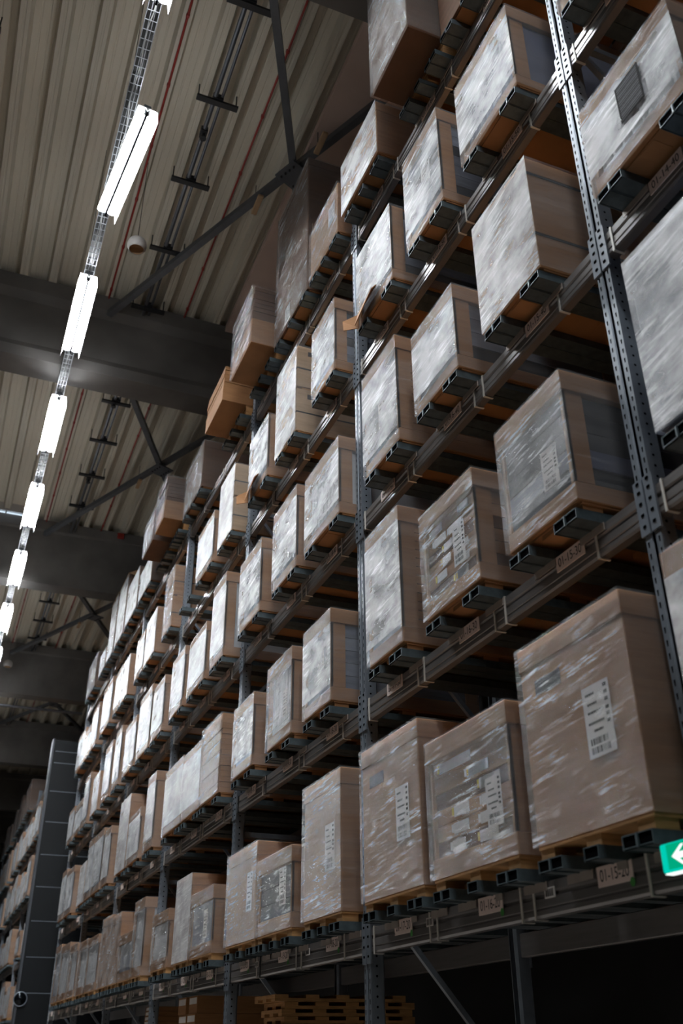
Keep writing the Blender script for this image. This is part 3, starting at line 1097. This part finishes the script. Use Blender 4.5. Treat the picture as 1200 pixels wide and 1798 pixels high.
# what each load near the camera is: style, film, description, extras
ST = {
 (14,20): ('goods', 3, 'small grey load with lid at right frame edge above the exit sign', {}),
 (15,20): ('plain', 1, 'largest plain brown carton load, dark print and white sheet, above label 01-15-20', dict(sheet=(-.20, .30, .165, .27), mark=True)),
 (16,20): ('cartons', 1, 'open-fronted load of small labelled cartons above label 01-16-20', dict(sheet=(-.30, .22, .13, .21))),
 (17,20): ('plain', 1, 'plain brown carton load with white sheet above label 01-17-20', dict(sheet=(-.22, .30, .155, .27), mark=True)),
 (18,20): ('plain', 2, 'hazy film-wrapped carton load, white sheet, just left of middle upright, lowest shelf', dict(sheet=(-.22, .30, .155, .27))),
 (19,20): ('goods', 1, 'low wrapped blue-grey load with torn sheet, lowest shelf, second bay, middle', dict(goods='goods_blue', sheet=(-.25, .30, .13, .24))),
 (20,20): ('plain', 2, 'purple-grey wrapped carton load with sheet, lowest shelf, second bay, far end', dict(card='card', sheet=(-.28, .30, .13, .27))),
 (15,30): ('goods', 2, 'blue-grey goods with torn sheet, brown lid and tray, above label 01-15-30', dict(goods='goods_blue', sheet=(-.22, .22, .12, .2), seed=4)),
 (16,30): ('cartons', 1, 'load of stacked trays with white sheet above label 01-16-30', dict(sheet=(-.2, .26, .12, .23))),
 (17,30): ('goods', 3, 'tall pale grey wrapped load above label 01-17-30', dict(seed=3)),
 (18,30): ('goods', 3, 'pale wrapped load with lid above label 01-18-30, left of middle upright', dict(sheet=(-.15, .2, .10, .3), seed=5)),
 (19,30): ('ribs', 2, 'load of white upright bags with lid, second shelf up, second bay, middle', dict(goods='goods_white', sheet=(-.25, .25, .10, .2))),
 (20,30): ('goods', 3, 'white-wrapped lidded load, second shelf up, second bay, far end', dict(seed=7)),
 (14,40): ('ribs', 3, 'bright white-wrapped load with dark barcode at upper right above label 01-14-40', dict(goods='goods_white')),
 (14,30): ('plain', 3, 'large grey film-wrapped load at right frame edge, second shelf up', dict(seed=2, card='goods')),
 (14,50): ('goods', 3, 'load behind the nearest upright at top right, fourth shelf up', {}),
 (15,40): ('plain', 3, 'glaring silvery wrapped brown load with black straps above label 01-15-40', dict(strap=(.30, .86), card='card')),
 (16,40): ('goods', 3, 'pale wrapped lidded load with sheet above label 01-16-40', dict(sheet=(-.12, .25, .10, .25), seed=8)),
 (17,40): ('goods', 3, 'bright wrapped load with dark print patch above label 01-17-40', dict(sheet=(-.05, .25, .10, .3), seed=9)),
 (18,40): ('ribs', 3, 'white ribbed load, third shelf up, second bay, beside middle upright', dict(goods='goods_white')),
 (19,40): ('goods', 3, 'bright wrapped lidded load, third shelf up, second bay, middle', dict(goods='goods_white', seed=6, sheet=(-.1, .2, .1, .3))),
 (20,40): ('ribs', 3, 'grey ribbed load with lid, third shelf up, second bay, far end', dict(goods='goods')),
 (15,50): ('ribs', 3, 'grey ribbed load with pale lid above label 01-15-50', dict(goods='goods_blue')),
 (16,50): ('goods', 3, 'wrapped load with torn lid and sheet, fourth shelf up, nearest full bay, middle', dict(sheet=(-.1, .40, .12, .25), seed=10)),
 (17,50): ('goods', 3, 'pale grey load over a torn open tray above label 01-17-50', dict(lid=False, seed=11)),
 (18,50): ('goods', 3, 'grey hazy wrapped load, fourth shelf up, left of middle upright', dict(seed=13)),
 (19,50): ('double', 3, 'two stacked strapped cartons, fourth shelf up, second bay, middle', dict(card='card_pale')),
 (20,50): ('goods', 3, 'pale wrapped load over torn tray, fourth shelf up, second bay, far end', dict(lid=False, seed=12)),
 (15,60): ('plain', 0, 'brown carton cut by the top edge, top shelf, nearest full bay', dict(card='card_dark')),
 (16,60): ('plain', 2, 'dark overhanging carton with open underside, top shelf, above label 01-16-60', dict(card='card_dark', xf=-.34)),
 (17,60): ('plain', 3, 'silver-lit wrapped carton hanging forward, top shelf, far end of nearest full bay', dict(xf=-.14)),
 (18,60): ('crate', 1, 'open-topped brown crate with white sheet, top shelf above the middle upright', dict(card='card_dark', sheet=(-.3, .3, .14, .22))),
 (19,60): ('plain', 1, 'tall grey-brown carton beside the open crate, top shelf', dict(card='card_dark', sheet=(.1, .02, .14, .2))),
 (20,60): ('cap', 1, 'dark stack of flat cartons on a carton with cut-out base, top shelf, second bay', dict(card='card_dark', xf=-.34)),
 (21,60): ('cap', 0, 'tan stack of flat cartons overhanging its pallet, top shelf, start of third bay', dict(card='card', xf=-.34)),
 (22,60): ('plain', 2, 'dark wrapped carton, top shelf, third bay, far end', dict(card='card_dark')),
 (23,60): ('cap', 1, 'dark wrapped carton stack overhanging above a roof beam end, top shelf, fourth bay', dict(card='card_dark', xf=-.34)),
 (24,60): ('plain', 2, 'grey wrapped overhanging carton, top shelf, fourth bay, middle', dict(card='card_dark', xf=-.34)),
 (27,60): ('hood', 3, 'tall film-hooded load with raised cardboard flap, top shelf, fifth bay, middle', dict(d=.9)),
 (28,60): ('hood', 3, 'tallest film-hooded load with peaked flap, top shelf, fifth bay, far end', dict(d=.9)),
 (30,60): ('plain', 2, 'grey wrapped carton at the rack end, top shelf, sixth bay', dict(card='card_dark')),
}
ST[(21,30)] = ('stack', 2, 'wrapped stack of thin flat cartons, second shelf up, third bay, near end', dict(card='card'))
ST[(21,50)] = ('double', 3, 'white-wrapped carton with black strap, fourth shelf up, third bay, near end', dict(card='card_pale'))
ST[(24,50)] = ('double', 2, 'two wrapped cartons stacked, fourth shelf up, fourth bay, near end', dict(card='card'))
ST[(21,40)] = ('goods', 3, 'tall lidded load with tan corner boards, third shelf up, third bay, near end', dict(goods='goods_white', seed=6))
ST[(22,20)] = ('plain', 3, 'crumpled film-covered carton, lowest shelf, third bay, middle', dict())
ST[(21,20)] = ('goods', 2, 'dark blue-grey wrapped load with sheet, lowest shelf, third bay, near end', dict(goods='goods_blue', sheet=(-.2, .25, .12, .22)))
LOOK = {('goods', 'goods'): 'grey goods', ('goods', 'goods_blue'): 'blue-grey goods', ('white', 'goods_white'): 'white goods', ('plain', 'goods'): 'plain carton', ('ribs', 'goods_white'): 'white ribbed goods', ('stack', 'goods'): 'flat cartons', ('goods', 'goods_white'): 'pale goods'}
SLOT = ['near end', 'middle', 'far end']

def clear_posts(a, c):
    for b_ in range(-1, 14):
        p0, p1 = yup(b_) - .112, yup(b_) + .020
        if a < p1 and c > p0:
            if (a + c) / 2 > (p0 + p1) / 2:
                a = p1 + .005
            else:
                c = p0 - .005
    return a, c


n = 0
for lv in LEVELS:
    rows = TABLE[lv]
    per_bay = {}
    for row in rows:
        bay = int((row[1] + row[2]) / 2 - Y0) // 1
        per_bay.setdefault(math.floor(((row[1] + row[2]) / 2 - Y0) / BAY), []).append(row)
    for bay, items in sorted(per_bay.items()):
        items.sort(key=lambda q: q[1])
        for k, (pos, a, c, zt) in enumerate(items):
            n += 1
            a, c = clear_posts(a, c)
            near_cam = (a + c) / 2
            detail = 3 if near_cam < 5.3 else 2 if near_cam < 8.2 else 1
            where = '%s, %s, %s' % (SHELF[lv], BAYN[bay], SLOT[k] if len(items) <= 3 else ORD[k] + ' of %s' % {4: 'four', 5: 'five'}.get(len(items), 'six'))
            if (pos, lv) in ST:
                style, film, label, kw = ST[(pos, lv)]
                kw = dict(kw)
            else:
                r = random.Random(n * 13 + lv)
                style = r.choice(['goods', 'goods', 'white', 'plain', 'goods', 'ribs'])
                kw = {}
                if style == 'goods':
                    kw['goods'] = r.choice(['goods', 'goods_blue', 'goods_white'])
                elif style == 'ribs':
                    kw['goods'] = 'goods_white'
                film = 2 if lv == 20 else 3
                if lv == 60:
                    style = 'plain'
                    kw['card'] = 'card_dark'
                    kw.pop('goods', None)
                look = LOOK.get((style, kw.get('goods', 'goods_white' if style == 'white' else 'goods')), 'wrapped goods')
                label = 'film-wrapped %s, %s' % (look, where)
            kw.setdefault('seed', n)
            grp = 'pallet loads on the %s' % SHELF[lv]
            pallet_load(a, c, lv, zt, style, film, label, grp, detail=detail, **kw)
            # the bars it stands on
            w = c - a
            who = where
            three = lv in (20, 60)
            p_near, p_far = a + .09, c - .09
            support(p_near, lv, 'double support bar, near side, %s' % who)
            if three and w > .5:
                support((a + c) / 2, lv, 'single support bar, under the middle, %s' % who, False)
            if w > .38:
                support(p_far, lv, 'double support bar, far side, %s' % who)
# empty place with its bars
for y, s in ((10.02, 'near'), (10.4, 'far')):
    support(y, 50, 'bare double support bar, %s one at the empty place, fourth shelf up' % s)

# loads of the far rack beyond the panel wall
LIM = {60: 38.6, 50: 36.6, 40: 33.5, 30: 31.0, 20: 28.0}
for lv in LEVELS:
    y = 22.24
    k = 0
    while y < LIM[lv]:
        r = random.Random(lv * 31 + k)
        w = r.uniform(.60, .78)
        a, c = clear_posts(y, y + w)
        hgt = r.uniform(.55, .95) if lv != 60 else r.uniform(.5, 1.0)
        style = r.choice(['goods', 'white', 'plain'])
        film = 3
        kw = dict(seed=900 + k + lv * 3)
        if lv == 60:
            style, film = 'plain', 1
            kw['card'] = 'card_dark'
        skip = (lv == 60 and y < 26.2) or (lv == 20 and k % 4 == 0) or r.random() < .10
        if c - a > .3 and not skip:
            if lv == 60 and 26.2 <= y < 28.8:
                style, film, hgt = 'hood', 3, 1.5
                kw = dict(seed=950 + k, d=.9)
            pallet_load(a, c, lv, ZB[lv] + hgt, style, film,
                        'dim %s load in far rack, %s, %s place past the panel wall' % ({'goods': 'lidded', 'white': 'white', 'plain': 'carton', 'hood': 'hooded'}[style], SHELF[lv], ORD[k] if k < 12 else '%dth' % (k + 1)),
                        'pallet loads of the far rack', detail=0, **kw)
            support(a + .09, lv, 'dim support bar in far rack, %s, near side of %s place' % (SHELF[lv], ORD[k] if k < 12 else '%dth' % (k + 1)))
            if c - a > .4:
                support(c - .09, lv, 'dim support bar in far rack, %s, far side of %s place' % (SHELF[lv], ORD[k] if k < 12 else '%dth' % (k + 1)))
        y += w + r.uniform(.06, .22)
        k += 1

# ---------------------------------------------------------------- barcode patch on the bright load at upper right
for o in list(bpy.data.objects):
    if o.get('label', '').startswith('bright white-wrapped load with dark barcode'):
        b = MB().box(-.5745, -.5725, -.10, .055, .18, .40)
        pb = b.build('barcode_patch', 'ink', o)
        b = MB()
        for k in range(16):
            z = .19 + k * .0128
            b.box(-.5755, -.5745, -.09, .045, z, z + .003 + .002 * (k % 3))
        b.build('barcode_lines', 'goods_dark', pb)
    # torn trays under the loads without lids
    if 'torn open tray' in o.get('label', '') or 'torn tray' in o.get('label', ''):
        w = .55
        b = MB()
        b.quad([(-.60, -.05, .10), (-.60, .26, .0), (-.57, .27, .12), (-.56, -.05, .15)])
        b.quad([(-.565, .27, .0), (-.565, .27, .13), (-.66, .36, .10), (-.66, .34, .0)])
        s = b.build('torn_flap', 'card', o).modifiers.new('thick', 'SOLIDIFY')
        s.thickness = .006

# ---------------------------------------------------------------- on the floor below the lowest shelf
b = MB().box(0, 1.0, 0, .46, 0, 1.62)
for z in (.3, .75, 1.2):
    b.box(-.012, 1.012, -.012, .472, z, z + .08)
tag(b.build('wooden_crate', 'wood', loc=(.09, 7.0, 0)), 'tall wooden crate under the flat timber frames, floor, second bay', 'crate')
for k in range(7):
    z = 1.62 + k * .045
    dx = -.06 if k == 6 else (.02 if k % 2 else 0.0)
    t = thing('timber_frame', 'flat wooden slatted frame, %s from the top of the dim stack under the lowest shelf' % ORD[6 - k], 'wooden frame', (.09 + dx, 7.0 - (0.0 if k < 6 else .02), z), 'stacked timber frames')
    b = MB()
    for x in (0, .23, .46, .69, .90):
        b.box(x, x + .10, 0, .46, .020, .043)
    b.build('slats', 'wood', t)
    b = MB().box(0, 1.0, 0, .08, 0, .020).box(0, 1.0, .19, .27, 0, .020).box(0, 1.0, .38, .46, 0, .020)
    b.build('bearers', 'wood', t)
b = MB().box(0, 1.0, 0, .72, 0, 1.46)
b.box(-.01, 1.01, -.01, .73, 1.36, 1.46)
tag(b.build('cardboard_crate', 'card', loc=(.05, 9.2, 0)), 'large brown crate beneath the small white-labelled cartons, floor, third bay', 'crate')
CART = MB().box(0, .95, 0, .29, 0, .138).mesh('small_carton', 'card')
CLAB = MB().box(-.002, 0, .02, .27, .075, .125).mesh('carton_label', 'paper')
for col, y in ((0, 9.22), (1, 9.58)):
    for k in range(4):
        t = thing('small_carton', 'brown carton with white label, %s column, %s from top, dark floor bay' % ('right' if col == 0 else 'left', ORD[3 - k]), 'carton',
                  (.05 + .01 * ((k + col) % 2), y, 1.46 + .141 * k), 'small cartons below the lowest shelf')
        link('carton_body', CART, t)
        link('carton_label', CLAB, t)
b = MB().box(0, .9, 0, .34, 0, 1.60)
b.box(-.01, .91, -.01, .35, 1.5, 1.6)
tag(b.build('cardboard_crate', 'card_dark', loc=(.06, 11.16, 0)), 'brown crate beneath the leaning thin cartons, floor, fourth bay', 'crate')
TC = MB().box(0, .85, 0, .30, 0, .042).mesh('thin_carton', 'card')
TL = MB().box(-.002, 0, .10, .26, .008, .036).mesh('carton_label', 'paper')
for k in range(9):
    t = thing('thin_carton', 'thin carton with white label, %s from the top of the leaning pile' % ORD[8 - k], 'carton', (.07, 11.18 - .010 * abs(k - 4), 1.60 + .045 * k), 'leaning pile of thin cartons')
    link('carton_body', TC, t)
    link('carton_label', TL, t)

# ---------------------------------------------------------------- exit sign on the beam at the right edge
t = thing('exit_sign', 'lit green emergency exit sign with white arrow at right frame edge', 'sign', (-.18, 2.36, 2.112))
MB().box(-.02, .02, -.17, .16, -.043, .043).build('sign_body', 'exit_edge', t, bevel=.006)
MB().box(-.0215, -.0205, -.16, .128, -.036, .038).build('sign_face', 'exit', t)
MB().box(-.015, .015, -.165, .155, -.047, -.0435).build('light_strip', 'exit_white', t)
b = MB()
ar = [(.105, 0), (.058, .030), (.043, .030), (.072, .009), (-.02, .009), (-.02, -.009), (.072, -.009), (.043, -.030), (.058, -.030)]
b.v = [(-.023, y, z) for y, z in ar]
b.f = [(0, 1, 2, 3), (0, 3, 6), (0, 6, 7, 8), (3, 4, 5, 6)]
b.mi = [0] * 4
b.build('arrow', 'exit_white', t)
MB().box(.02, .184, -.12, -.08, -.01, .01).box(.02, .184, .02, .05, -.01, .01).build('mounting_bracket', 'steel_dark', t)
